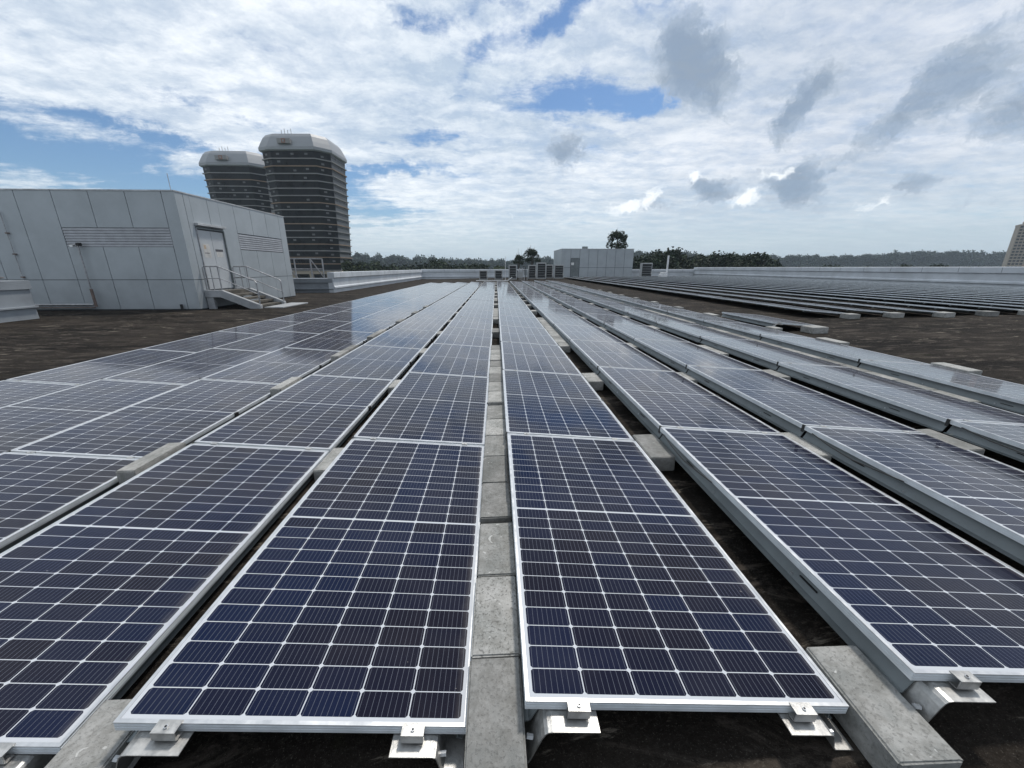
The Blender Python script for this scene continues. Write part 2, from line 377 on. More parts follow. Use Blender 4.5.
def ordw(n):
    if n <= 20: return ORD[n]
    tens = ['', '', 'twenty', 'thirty', 'forty', 'fifty'][n//10]
    return tens+'-'+ORD[n % 10] if n % 10 else {2: 'twentieth', 3: 'thirtieth', 4: 'fortieth', 5: 'fiftieth'}[n//10]

# ---------------------------------------------------------------- setting: roof, ground
def gz(x): return -1.57+.0201*max(-9, min(14, x))
def gzb(x): return gz(x)
rb = MB()
xs = [-60, -40, -20, -9, -4, 0, 5, 10, 14, 20, 33.2]
for a, b in zip(xs[:-1], xs[1:]):
    rb.face([(a, -14, gz(a)), (b, -14, gz(b)), (b, 66, gz(b)), (a, 66, gz(a))], 'roof')
# edge of the roof slab, so the building has a body
rb.face([(-60, -14, gz(-60)), (-60, 66, gz(-60)), (-60, 66, -25), (-60, -14, -25)], 'para')
rb.face([(33.2, -14, gz(20)), (33.2, 66, gz(20)), (33.2, 66, -25), (33.2, -14, -25)], 'para')
rb.face([(-60, 66, gz(-60)), (33.2, 66, gz(20)), (33.2, 66, -25), (-60, 66, -25)], 'para')
tag(rb.build('roof_deck'), kind='structure')
g = MB(); g.face([(-6000, -6000, -25.2), (6000, -6000, -25.2), (6000, 6000, -25.2), (-6000, 6000, -25.2)], 'ground')
tag(g.build('ground'), kind='structure')

# ---------------------------------------------------------------- solar panels
TILT = R(4.69); FH = .036
def frame_mb():
    b = MB(); lip = .012; T = .0025
    W_, L_ = PW_, PL_
    # top lip ring, outer walls, bottom flange as four mitred bars
    def bar(p0, p1, q1, q0, m='alu'):
        b.hexa([(p0[0], p0[1], -T), (p1[0], p1[1], -T), (q1[0], q1[1], -T), (q0[0], q0[1], -T), (p0[0], p0[1], 0), (p1[0], p1[1], 0), (q1[0], q1[1], 0), (q0[0], q0[1], 0)], m)
    o = [(0, 0), (W_, 0), (W_, L_), (0, L_)]; i = [(lip, lip), (W_-lip, lip), (W_-lip, L_-lip), (lip, L_-lip)]
    for k in range(4): bar(o[k], o[(k+1) % 4], i[(k+1) % 4], i[k])
    e = .0006; w_ = .003
    sides = [(e, W_-e, e, w_), (e, W_-e, L_-w_, L_-e), (e, w_, w_, L_-w_), (W_-w_, W_-e, w_, L_-w_)]
    for x0, x1, y0, y1 in sides: b.box(x0, x1, y0, y1, -FH, -T-.0002, 'alu_side')
    # fine horizontal ribs along the outside of the frame
    for z in (-.012, -.023):
        b.box(-.0008, e, .002, L_-.002, z-.0015, z+.0015, 'alu_side'); b.box(W_-e, W_+.0008, .002, L_-.002, z-.0015, z+.0015, 'alu_side')
        b.box(.002, W_-.002, -.0008, e, z-.0015, z+.0015, 'alu_side')
    for x0, x1, y0, y1 in ((.003, .028, .003, L_-.003), (W_-.028, W_-.003, .003, L_-.003)): b.box(x0, x1, y0, y1, -FH, -FH+.002, 'alu_side')
    return b
def glass_face(b, z=-.0022):
    l = .0115
    b.face([(l, l, z), (PW_-l, l, z), (PW_-l, PL_-l, z), (l, PL_-l, z)], 'cells', [(l, l), (PW_-l, l), (PW_-l, PL_-l), (l, PL_-l)])
    b.face([(l, PL_-l, z-.005), (PW_-l, PL_-l, z-.005), (PW_-l, l, z-.005), (l, l, z-.005)], 'white', [(0, 0)]*4)
def rail_poly():      # side profile under the high edge (x,z) in the panel's own axes
    return [(.046, -.046), (.046, -.062), (.022, -.118), (-.006, -.123), (-.006, -.127), (.026, -.123), (.050, -.062), (.050, -.046)]
def rail_mb():
    b = MB(); b.prism(rail_poly(), 'y', .02, PL_+.012, 'rail')
    # slot and screws
    for y in (.42, 1.55):
        b.box(.030, .0385, y, y+.10, -.088, -.082, 'black')
    for y in (.55, 1.25):
        b.box(.024, .031, y, y+.012, -.108, -.098, 'alu')
    return b
def low_rail_mb():
    b = MB()
    b.prism([(PW_-.030, -.0385), (PW_-.030, -.085), (PW_-.014, -.088), (PW_-.014, -.091), (PW_-.034, -.088), (PW_-.034, -.0385)], 'y', .02, PL_+.012, 'rail')
    return b
def clamp_mb(x):
    b = MB()
    b.box(x-.036, x+.036, -.030, .008, .0006, .0035, 'bracket')        # lip over the frame
    b.box(x-.036, x+.036, -.030, -.026, -.030, .0006, 'bracket')
    b.box(x-.036, x+.036, -.0255, -.004, -.034, -.030, 'bracket')
    b.tube([(x, -.014, .0035), (x, -.014, .009)], .0065, 'alu', 6)
    b.tube([(x, -.014, .009), (x, -.014, .0105)], .0035, 'black', 6)
    return b
def mid_clamp_mb(x):
    b = MB()
    b.box(x-.022, x+.022, -.026, .007, .0006, .0035, 'bracket')
    b.box(x-.022, x+.022, -.018, -.002, -.030, .0004, 'alu_side')
    b.tube([(x, -.010, .0035), (x, -.010, .008)], .005, 'alu', 6)
    return b
def side_clip_mb():
    b = MB()
    b.box(-.006, .006, -.022, .004, .0006, .0034, 'black'); b.box(-.006, -.0012, -.022, .004, -.06, .0004, 'black')
    b.box(PW_-.008, PW_+.014, 1.02, 1.07, .0006, .0034, 'black'); b.box(PW_+.0012, PW_+.014, 1.02, 1.07, -.045, .0004, 'black')
    return b
def bracket_mb(side):
    """bent plate foot: side -1 under the high left edge, +1 under the low right edge"""
    b = MB(); t_ = .004
    if side < 0:
        H = .190
        cl = [(.235, -.040), (.085, -.040), (.070, -.043), (.060, -.052), (.052, -.070), (.020, -H+.012), (.012, -H+.004), (.0, -H), (-.055, -H)]
    else:
        H = .095+.012
        cl = [(.865, -.040), (1.00, -.040), (1.010, -.043), (1.016, -.050), (1.030, -H+.008), (1.038, -H), (1.10, -H)]
    top = cl; n = len(cl)
    # constant-thickness strip
    offs = []
    for i, p in enumerate(cl):
        a = cl[max(i-1, 0)]; c = cl[min(i+1, n-1)]
        d = Vector((c[0]-a[0], c[1]-a[1])).normalized(); nx = Vector((-d.y, d.x))
        if side > 0: nx = -nx
        offs.append((p[0]+nx.x*t_, p[1]+nx.y*t_))
    for i in range(n-1):
        poly = [cl[i], cl[i+1], offs[i+1], offs[i]]
        b.prism(poly, 'y', -.062, .10, 'bracket')
    xb = (.013 if side < 0 else 1.035)
    b.tube([((.030 if side < 0 else 1.022), -.03, -.115 if side < 0 else -.078), ((.030 if side < 0 else 1.022)-(.02 if side < 0 else -.02), -.03, -.110 if side < 0 else -.075)], .009, 'alu', 6)
    return b
def make_panel():
    r_ = empty('solar_panel', (0, 0, 0), (0, TILT, 0))
    frame_mb().build('frame', r_); gb = MB(); glass_face(gb); gb.build('glass_sheet', r_)
    rail_mb().build('rail', r_); low_rail_mb().build('rail', r_)
    return r_
base_p = make_panel(); first_p = copy_tree(base_p); near_p = copy_tree(base_p)
for x in (.17, .93): clamp_mb(x).build('clamp', first_p)
bracket_mb(-1).build('bracket', first_p); bracket_mb(1).build('bracket', first_p)
cb = MB(); 
cb.tube([(-.006, 2.0, -.030), (-.012, 1.8, -.055), (-.016, 1.6, -.062), (-.012, 1.4, -.045), (-.008, 1.25, -.03)], .004, 'black', 6); cb.build('cable', first_p)
for x in (.17, .93): mid_clamp_mb(x).build('clamp', near_p)
side_clip_mb().build('edge_clip', near_p)
def far_mesh(rails=True):
    b = frame_mb(); glass_face(b)
    if not rails:
        for y in (.25, 1.0, 1.75): b.box(.03, PW_-.03, y, y+.05, -.075, -.0365, 'rail')
        return b.mesh('solar_panel')
    pl = rail_poly(); b.prism(pl, 'y', .02, PL_+.012, 'rail')
    b.prism([(PW_-.030, -.0385), (PW_-.030, -.088), (PW_-.034, -.088), (PW_-.034, -.0385)], 'y', .02, PL_+.012, 'rail')
    return b.mesh('solar_panel')
farm = far_mesh(); fieldm = far_mesh(False)
PITCH = 2.114
ROWS = [  # left edge x, front y, row phrase
    (-8.12, .95, 'leftmost row'), (-6.725, 1.105, 'second row from the left'), (-5.34, .99, 'third row from the left'), (-3.945, .863, 'fourth row from the left'),
    (-2.523, .905, 'second row left of the central strip'), (-1.211, .894, 'row just left of the central strip'),
    (.078, .888, 'row just right of the central strip'), (1.398, .905, 'second row right of the central strip'),
    (2.61, .83, 'third row right of the central strip'), (3.90, .84, 'fourth row right of the central strip'),
    (5.09, .86, 'fifth row right of the central strip')]
ROWS = ROWS[1:]
LEFTW = {0: 'leftmost row', 1: 'second row from the left', 2: 'third row from the left'}
NK = 19
def panel_z(x): return gz(x)+.236
cands = []     # every panel position with its size in the picture
def seen(x, y, z):
    v = Vector((x+PW_/2, y+PL_/2, z-.045)); d = v.dot(fw)
    if d < .6: return 0
    return 1
def area(x, y, z):
    """apparent size: area * cos / d^2, zero when wholly outside the frame"""
    pts = [(x, y, z), (x+PW_, y, z-.09), (x, y+PL_, z), (x+PW_, y+PL_, z-.09)]; ins = 0
    for p_ in pts+[(x+PW_/2, y+PL_/2, z-.045), (x+PW_/2, y, z-.09), (x, y+PL_/2, z)]:
        v = Vector(p_); d = v.dot(fw)
        if d > .1:
            px = 512+385*v.dot(rt)/d; py = 384-385*v.dot(up)/d
            if -4 < px < 1028 and -4 < py < 772: ins += 1
    if not ins: return 0
    v = Vector((x+PW_/2, y+PL_/2, z-.045)); n = Vector((math.sin(TILT), 0, math.cos(TILT)))
    return PW_*PL_*abs(v.normalized().dot(n))/v.length_squared
for ri, (x, y0, ph) in enumerate(ROWS):
    for k in range(NK):
        y = y0+k*PITCH; cands.append(dict(x=x, y=y, z=panel_z(x), k=k, ri=ri, ph=ph, main=True))
# the single panel between the walkway and the right field
cands.append(dict(x=6.42, y=8.75, z=panel_z(6.42)+.0, k=0, ri=90, ph=None, main=True, lone=True))
FX0, FDX, NF = 8.92, 1.262, 17
for j in range(NF):
    x = FX0+j*FDX
    y0 = 10.75-.06*(j % 3)-(.18 if j > 1 else 0)
    for k in range(20):
        cands.append(dict(x=x, y=y0+k*PITCH, z=panel_z(x), k=k, ri=j, ph=None, main=False))
for c in cands: c['a'] = area(c['x'], c['y'], c['z'])
vis = sorted([c for c in cands if c['a'] > 0], key=lambda c: -c['a'])
ind, rest = vis[:300], vis[300:]
GM, GF = 'solar panels of the main array', 'solar panels of the field beyond the walkway'
stuff = MB()
for c in ind:
    x, y, z, k = c['x'], c['y'], c['z'], c['k']
    dxj = random.uniform(-.006, .006); loc = (x+dxj, y, z+random.uniform(-.003, .003))
    if c.get('lone'):
        o = copy_tree(first_p); lab = 'lone solar panel on the brown walkway just before the right-hand field'; grp = GM
    elif c['main']:
        o = copy_tree(first_p if k == 0 else near_p) if y < 14 else None
        if o is None:
            o = D.objects.new('solar_panel', farm); COL.objects.link(o); o.rotation_euler = (0, TILT, 0)
        look = 'dark blue' if k == 0 else ('blue black' if k == 1 else 'silver framed')
        pos = 'nearest' if k == 0 else ordw(k+1)
        lab = f'{look} panel, {pos} in the {c["ph"]}'; grp = GM
    else:
        o = D.objects.new('solar_panel', fieldm); COL.objects.link(o); o.rotation_euler = (0, TILT, 0)
        pos = 'nearest' if k == 0 else ordw(k+1)
        rown = 'first row' if c['ri'] == 0 else ordw(c['ri']+1)+' row'
        lab = f'{pos} panel in the {rown} of the field beyond the walkway'; grp = GF
    o.name = 'solar_panel'; o.location = loc
    tag(o, lab, 'solar panel', grp)
n_named = len(ind)
rot = Matrix.Rotation(TILT, 4, 'Y')
def addmesh(mb, me, mtx):
    i = len(mb.v); mb.v += [tuple(mtx @ v.co) for v in me.vertices]
    ul = me.uv_layers[0].data
    for p_ in me.polygons:
        mb.f.append(tuple(i+q for q in p_.vertices)); mb.mi.append(mb.mslot(farkeys[p_.material_index]))
        mb.uv[len(mb.f)-1] = [tuple(ul[l].uv) for l in p_.loop_indices]
farkeys = []
for mm in fieldm.materials:
    farkeys.append([k for k, v in M.items() if v == mm][0])
for c in rest: addmesh(stuff, fieldm, Matrix.Translation((c['x'], c['y'], c['z'])) @ rot)
if rest: tag(stuff.build('distant_solar_panels'), 'mass of distant solar panels filling the far end of the right field', 'solar panels', kind='stuff')
for t_ in (base_p, first_p, near_p):
    for ch in list(t_.children): D.objects.remove(ch)
    D.objects.remove(t_)

# ---------------------------------------------------------------- concrete blocks
def block_mesh(seed, L=.385, Wd=.19, H=.15):
    rr = random.Random(seed); bm = bmesh.new()
    bmesh.ops.create_cube(bm, size=1)
    for v in bm.verts: v.co = Vector((v.co.x*Wd, v.co.y*L, (v.co.z+.5)*H))
    bmesh.ops.bevel(bm, geom=bm.edges[:], offset=.006, segments=2, affect='EDGES')
    for v in bm.verts: v.co += Vector((rr.uniform(-.0015, .0015), rr.uniform(-.0015, .0015), rr.uniform(-.001, .001)))
    me = D.meshes.new('concrete_block'); bm.to_mesh(me); bm.free(); me.materials.append(M['block']); return me
bms = [block_mesh(i) for i in range(5)]
def put_block(x, y, h, rz=0.0, sx=1, sy=1, base=0.0):
    o = D.objects.new('concrete_block', random.choice(bms)); COL.objects.link(o)
    o.location = (x, y, gz(x)+base+.002); o.rotation_euler = (0, R(-1.1), R(rz)); o.scale = (sx, sy, h/.15)
    return o
blocks = []
def addb(strip, *a, **k): blocks.append((strip, a, k))
# central strip, runs between dark holes
runs = [(.30, 1.92), (1.965, 3.92), (4.02, 6.0), (6.06, 7.3), (8.84, 9.45), (11.2, 12.4), (12.5, 14.3), (15.6, 16.4), (17.6, 19.4), (20.8, 21.6), (23.2, 24.8), (27.2, 28.0), (30, 31.6), (34, 35.2), (38, 39)]
blist = []
for a, b in runs:
    n = max(1, round((b-a)/.39)); L = (b-a)/n
    for i in range(n): blist.append(('central', -.015+random.uniform(-.004, .004), a+L*(i+.5), .145, random.uniform(-.4, .4), 1.0, (L-.006)/.385, 0))
# gap strips: x centre, name, height, runs
def gap(name, xc, h, rr, wdt=1.0, second=False):
    for a, b in rr:
        n = max(1, round((b-a)/.40)); L = (b-a)/n
        for i in range(n):
            blist.append((name, xc+random.uniform(-.008, .008), a+L*(i+.5), h, random.uniform(-1, 1), wdt, (L-.006)/.385, 0))
fr = lambda ph, s=1: [(ph+2.114*k-.42, ph+2.114*k+.02) for k in range(5, 19, s)]
gap('left1', -1.318, .120, [(.45, 1.05), (2.66, 3.06), (4.78, 5.15), (6.9, 7.3), (9.0, 9.4)]+fr(.9, 1))
gap('right1', 1.285, .125, [(-.05, .33), (.34, 1.10), (2.66, 3.10), (4.75, 5.19), (7.1, 11.3)]+fr(.9), 1.05)
gap('right2', 2.52, .120, [(2.60, 3.05), (4.7, 5.1), (6.85, 7.3), (8.9, 9.4)]+fr(.85), .9)
gap('right3', 3.76, .120, [(2.60, 3.02), (4.7, 5.1), (6.1, 6.9), (8.9, 9.4)]+fr(.85), .9)
gap('right4', 5.0, .125, [(2.60, 3.02), (3.6, 8.9), (9.6, 13)]+fr(.85)[2:], .8)
gap('right5', 6.26, .15, [(4.62, 5.1), (6.6, 7.15), (8.3, 8.62), (10.8, 11.4), (13.0, 13.4), (15.1, 15.5), (17.2, 17.6), (19.3, 19.7), (21.4, 21.8), (23.5, 23.9), (27.7, 28.1), (31.9, 32.3)], 1.0)
gap('left3', -4.09, .11, [(2.66, 3.06), (4.8, 5.2), (6.95, 7.35), (9.1, 9.5)])
# stacked pair rows in the wide gap left of the second-left row
gap('left2', -2.62, .135, [(.50, 1.0), (2.60, 3.10), (4.66, 5.24), (6.3, 7.6), (8.0, 9.5)]+fr(.9), .62)
for a, b in [(2.64, 3.14), (4.66, 5.22), (6.5, 7.5), (8.4, 9.5), (10.9, 11.5), (13.0, 13.6), (15.1, 15.7)]:
    n = max(1, round((b-a)/.5)); L = (b-a)/n
    for i in range(n): blist.append(('left2b', -2.755, a+L*(i+.5), .185, 0, .72, (L-.006)/.385, 0))
NAMES = {'central': 'the central strip between the two middle rows', 'left1': 'the narrow gap left of the two middle rows',
         'right1': 'the first gap right of the two middle rows', 'right2': 'the second gap right of the middle rows',
         'right3': 'the third gap right of the middle rows', 'right4': 'the fourth gap right of the middle rows',
         'right5': 'the edge of the main array beside the walkway', 'left3': 'the gap between the left-hand rows',
         'left2': 'the wide second gap left, low inner line', 'left2b': 'the wide second gap left, raised outer line'}
cnt = {}
for (s_, x, y, h, rz, sx, sy, base) in sorted(blist, key=lambda q: q[2]):
    v = Vector((x, y, gz(x)+h)); d = v.dot(fw)
    if d < .2: continue
    px = 512+385*v.dot(rt)/d; py = 384-385*v.dot(up)/d
    if not (-60 < px < 1090 and py < 840): continue
    cnt[s_] = cnt.get(s_, 0)+1
    o = put_block(x, y, h, rz, sx, sy, base)
    if s_ == 'central' and cnt[s_] == 1: lab = 'pitted grey concrete block nearest in the central strip between the middle rows'
    else: lab = f'grey concrete block, {"nearest" if cnt[s_] == 1 else ordw(cnt[s_])} in {NAMES[s_]}'
    tag(o, lab, 'concrete block', 'ballast blocks between the panel rows')
# white end blocks at the near ends of the field rows
for j in range(NF):
    x = FX0+j*FDX
    for q, (xx, h) in enumerate(((x+1.0, .13),)):
        o = put_block(xx, 10.52-(.18 if j > 1 else 0), h, random.uniform(-4, 4), 1.7, .8)
        tag(o, f'pale wide block at the near end of the {ordw(j+1)} row of the far field', 'concrete block', 'end blocks of the far field rows')
o = put_block(7.25, 8.5, .14, 3, 2.0, .9); tag(o, 'pale wide block at the near end of the lone panel on the walkway', 'concrete block', 'ballast blocks between the panel rows')

# ---------------------------------------------------------------- parapets
def parapet_profile(top, base, out=0.0):
    """(offset from the inner face, z): coping band, recessed joint, ledge band, base"""
    return [(.0, base), (.0, base+.28), (-.10, base+.32), (-.10, base+.42), (-.02, base+.50), (-.02, top-.42), (-.13, top-.36), (-.13, top), (.35, top+.02), (.35, base)]
def parapet(name, axis, inner, sgn, a0, a1, top, base, label, seam=2.4, mat_='para'):
    r_ = empty(name, (0, 0, 0)); tag(r_, label, 'parapet wall')
    pr_ = [(inner+sgn*p[0], p[1]) for p in parapet_profile(top, base)]
    ax_ = 'y' if axis == 'y' else 'x'
    b = MB(); b.prism(pr_, ax_, a0, a1, mat_); b.build('wall', r_)
    # joint lines between coping panels, standing proud by a couple of millimetres
    s = MB(); t_ = a0+seam/2
    while t_ < a1:
        lo, hi = sorted((inner+sgn*(-.133), inner+sgn*(-.129)))
        args = (lo, hi, t_, t_+.03) if axis == 'y' else (t_, t_+.03, lo, hi)
        s.box(*args, top-.34, top-.002, 'para_dark'); t_ += seam
    s.build('coping_joints', r_)
    return r_
parapet('parapet', 'y', 32.2, 1, -13, 64, .03, gz(20)-.02, 'long pale grey stepped parapet closing the roof behind the right-hand field')
parapet('parapet', 'x', 64.0, 1, -11.8, 32.2, -.27, -1.75, 'straight grey stepped parapet across the far end of the roof')
parapet('parapet', 'y', -11.8, -1, 29.3, 64, -.33, -1.77, 'pale stepped parapet running from the grey plant house to the far end')
# stub walls
def stub(label, x0, x1, y0, y1, ztop, zb=-1.77, ledge=True):
    r_ = empty('stub_wall', ((x0+x1)/2, (y0+y1)/2, zb)); tag(r_, label, 'low wall')
    b = MB(); b.box(x0, x1, y0, y1, zb, ztop-.30, 'stub_paint'); b.box(x0-.04, x1+.05, y0-.06, y1+.04, ztop-.298, ztop, 'stub_paint')
    w_ = b.build('wall', None, .008); w_.parent = r_; w_.matrix_parent_inverse = Matrix.Translation((-(x0+x1)/2, -(y0+y1)/2, -zb))
    if ledge:
        c = MB(); zz_ = (ztop+zb)/2-.2
        c.box(x0-.06, x1+.08, y0-.10, y1+.04, zz_-.06, zz_, 'stub_paint'); l_ = c.build('ledge', None, .006); l_.parent = r_
        l_.matrix_parent_inverse = Matrix.Translation((-(x0+x1)/2, -(y0+y1)/2, -zb))
    return r_
stub('short darker grey stub wall joining the left plant house to the parapet', -15.2, -11.9, 29.35, 30.1, -.75)
stub('low stepped grey wall at the left edge, in front of the plant house', -20.0, -16.42, 2.0, 14.6, -.43)

# ---------------------------------------------------------------- left plant house
bx0, bx1, by0, by1, zb, zt = -30, -12.75, 17.35, 25.6, -1.70, 2.90
ph = empty('plant_house', (bx1-4, (by0+by1)/2, zb-.05)); tag(ph, 'large grey panel clad plant house with stairs on the left of the roof', 'building')
def child(mb, name, bevel=0.0, par=None, loc=None):
    p_ = par or ph; o = mb.build(name, None, bevel); o.parent = p_; l_ = Vector((0, 0, 0)); q = p_
    while q: l_ += q.location; q = q.parent
    o.matrix_parent_inverse = Matrix.Translation(-l_); return o
b = MB(); b.box(bx0, bx1-.03, by0+.03, by1-.03, gz(-12)-.02, zt-.02, 'clad_gap'); child(b, 'core_wall')
b = MB()
G = .012
fx = [-30, -28.6, -27.2, -25.8, -24.46, -23.06, -21.66, -20.26, -18.86, -17.46, -16.06, -14.66, -13.26, -12.75]
LZ0, LZ1, HJ = .82, 1.54, -.49
for a, c in zip(fx[:-1], fx[1:]):
    x0, x1 = a+G, c-(G if c < -12.8 else 0)
    b.box(x0, x1, by0, by0+.028, zb, HJ-G, 'clad')
    if -17.5 < a < -13.3:
        b.box(x0, x1, by0, by0+.028, HJ+G, LZ0-G, 'clad'); b.box(x0, x1, by0, by0+.028, LZ1+G, zt, 'clad')
    else: b.box(x0, x1, by0, by0+.028, HJ+G, zt, 'clad')
sy = [by0+.03, 17.78, 20.90, 22.23, 23.59, 24.95, by1]
DY0, DY1, DZ1 = 18.15, 19.78, 1.60
for i, (a, c) in enumerate(zip(sy[:-1], sy[1:])):
    y0, y1 = a+G, c-G
    if i == 0:
        b.box(bx1-.03, bx1-.002, a, y1, zb, HJ-G, 'clad'); b.box(bx1-.03, bx1-.002, a, y1, HJ+G, zt, 'clad')
    elif i == 1:
        b.box(bx1-.03, bx1, y0, DY0-.05, zb, HJ-G, 'clad'); b.box(bx1-.03, bx1, y0, DY0-.05, HJ+G, zt, 'clad')
        b.box(bx1-.03, bx1, DY1+.05, y1, zb, HJ-G, 'clad'); b.box(bx1-.03, bx1, DY1+.05, y1, HJ+G, zt, 'clad')
        b.box(bx1-.03, bx1, DY0-.04, 19.13-G, DZ1+.09, zt, 'clad'); b.box(bx1-.03, bx1, 19.13+G, DY1+.04, DZ1+.09, zt, 'clad')
        b.box(bx1-.03, bx1, DY0-.04, DY1+.04, zb, -.98, 'clad')
    elif i < 5:
        b.box(bx1-.03, bx1, y0, y1, zb, HJ-G, 'clad'); b.box(bx1-.03, bx1, y0, y1, HJ+G, .86-G, 'clad'); b.box(bx1-.03, bx1, y0, y1, 1.62+G, zt, 'clad')
    else:
        b.box(bx1-.03, bx1, y0, y1, zb, HJ-G, 'clad'); b.box(bx1-.03, bx1, y0, y1, HJ+G, zt, 'clad')
child(b, 'cladding')
b = MB(); b.box(bx0-.02, bx1+.02, by0-.02, by1+.02, zt+.002, zt+.05, 'canopy'); child(b, 'roof_coping')
def louvre(axis, a0, a1, z0, z1, face):
    b = MB(); n = 7; h = (z1-z0)/n
    for i in range(n):
        za = z0+i*h
        if axis == 'x':
            b.hexa([(a0, face+.004, za), (a1, face+.004, za), (a1, face+.03, za+.01), (a0, face+.03, za+.01), (a0, face+.004, za+.035), (a1, face+.004, za+.035), (a1, face+.03, za+h), (a0, face+.03, za+h)], 'louvre')
        else:
            b.hexa([(face-.004, a0, za), (face-.004, a1, za), (face-.03, a1, za+.01), (face-.03, a0, za+.01), (face-.004, a0, za+.035), (face-.004, a1, za+.035), (face-.03, a1, za+h), (face-.03, a0, za+h)], 'louvre')
    return b
child(louvre('x', -17.45, -13.27, LZ0, LZ1, by0), 'louvre'); child(louvre('y', 20.92, 24.94, .88, 1.60, bx1), 'louvre')
# double door
dr = empty('double_door', (0, 0, 0)); dr.parent = ph; dr.matrix_parent_inverse = Matrix.Translation(-ph.location)
def dchild(mb, name, bv=0.0):
    o = mb.build(name, None, bv); o.parent = dr; return o
dm = (DY0+DY1)/2
b = MB(); b.box(bx1-.03, bx1-.012, DY0, dm-.008, -.93, DZ1-.05, 'door'); dchild(b, 'door_leaf', .003)
b = MB(); b.box(bx1-.03, bx1-.012, dm+.008, DY1, -.93, DZ1-.05, 'door'); dchild(b, 'door_leaf', .003)
b = MB(); b.box(bx1-.03, bx1+.03, DY0-.05, DY0-.002, -.95, DZ1, 'steel'); b.box(bx1-.03, bx1+.05, DY1+.002, DY1+.06, -.95, DZ1, 'rail'); b.box(bx1-.03, bx1+.03, DY0-.05, DY1+.06, DZ1+.002, DZ1+.06, 'rail'); dchild(b, 'door_frame')
b = MB(); b.tube([(bx1-.012, dm+.06, .02), (bx1+.04, dm+.06, .02), (bx1+.04, dm+.20, .02)], .014, 'black'); dchild(b, 'handle')
b = MB(); b.box(bx1-.012, bx1-.008, DY0+.16, DY0+.60, .42, 1.0, 'paper'); b.box(bx1-.008, bx1-.006, DY0+.22, DY0+.36, .78, .95, 'orange'); b.box(bx1-.008, bx1-.006, DY0+.22, DY0+.50, .60, .63, 'ink'); dchild(b, 'notice')
b = MB(); b.box(bx1-.012, bx1-.008, dm+.14, dm+.56, .46, .78, 'paper'); b.box(bx1-.008, bx1-.006, dm+.10, dm+.60, .70, .80, 'ink'); dchild(b, 'notice')
b = MB(); b.box(bx1+.001, bx1+.16, DY0-.08, DY1+.10, DZ1+.12, DZ1+.22, 'canopy'); child(b, 'door_canopy', .01)
b = MB(); b.tube([(bx1-.5, 17.9, zt+.04), (bx1-.5, 17.9, zt+.75)], .012, 'steel', 6); child(b, 'aerial')
b = MB(); b.tube([(-13.45, by0-.09, -1.72), (-13.45, by0-.09, -1.5)], .05, 'black', 8); child(b, 'floor_vent')

# floodlight pole and pipes on the front wall
fp = empty('floodlight_pole', (-16.9, by0-.14, -1.6)); tag(fp, 'rusty pole with a small floodlight standing before the plant house louvres', 'light pole')
b = MB(); b.tube([(0, 0, .02), (0, 0, .75)], .05, 'rust'); b.tube([(.0, 0, .75), (.0, 0, 2.50)], .028, 'steel'); b.build('pole', fp)
b = MB(); b.tube([(-.20, -.05, 2.44), (0, -.02, 2.52), (.10, -.02, 2.52)], .03, 'steel'); b.box(.02, .14, -.10, .04, 2.44, 2.56, 'black'); b.box(-.24, -.12, -.10, .02, 2.40, 2.48, 'white'); b.build('floodlight', fp, .008)
pp = MB(); pp.tube([(-20.4, by0-.10, -1.50), (-17.0, by0-.10, -1.50)], .045, 'steel'); pp.tube([(-20.4, by0-.10, -1.62), (-17.0, by0-.10, -1.62)], .022, 'rust')
tag(pp.build('floor_pipe', None), 'galvanised pipe run along the foot of the plant house front wall', 'pipe')
pv = MB(); pv.tube([(-19.55, by0-.06, -1.4), (-19.55, by0-.06, 2.1)], .014, 'steel'); pv.tube([(-19.55, by0-.06, 2.1), (-20.6, by0-.06, 2.1)], .014, 'steel')
for z in (-.4, .5, 1.3): pv.box(-19.60, -19.50, by0-.09, by0-.004, z, z+.05, 'rust')
tag(pv.build('conduit'), 'thin vertical conduit clipped to the plant house wall at the left edge', 'conduit')
hr = MB(); hr.tube([(-20, 14.4, -.36), (-17.2, 14.4, -.30), (-16.9, 14.4, -.33), (-17.2, 14.4, -.39), (-17.8, 14.4, -.39)], .03, 'rust')
for x in (-19.6, -18.4): hr.tube([(x, 14.4, -.43), (x, 14.4, -.33)], .02, 'rust', 6)
tag(hr.build('handrail'), 'low rusty handrail on top of the stepped wall at the left edge', 'handrail')

# stairs
st = empty('stairs', (-11.8, 19, -1.75)); tag(st, 'concrete stairs with tubular railings leading up to the grey double door', 'stairs')
LZ = -.95; X0, X1, X2 = bx1+.02, -12.0, -10.45
YA, YB = 17.85, 19.85
def stchild(mb, name, bv=0.0):
    o = mb.build(name, None, bv); o.parent = st; o.matrix_parent_inverse = Matrix.Translation(-st.location); return o
for y in (YA, YB):
    b = MB(); g0 = gz(-12)
    b.prism([(X0, LZ), (X1, LZ), (X2, g0+.16), (X2, g0), (X2-.45, g0), (X1-.1, LZ-.30), (X0, LZ-.30)], 'y', y-.09, y+.09, 'stone'); stchild(b, 'stringer', .012)
b = MB(); b.box(X0, X1-.01, YA+.092, YB-.092, LZ-.22, LZ-.04, 'step'); stchild(b, 'landing')
n = 4
for i in range(n):
    b = MB(); z1 = LZ-.04-(i+1)*.155; x0 = X1+i*(X2-X1-.15)/n
    b.box(x0, x0+.36, YA+.092, YB-.092, z1-.10, z1, 'step'); stchild(b, 'step', .008)
b = MB(); b.box(X0+.02, X0+.3, YA-.05, YA+.088, g0, LZ-.302, 'stone'); b.box(X0+.02, X0+.3, YB-.088, YB+.05, g0, LZ-.302, 'stone'); stchild(b, 'support')
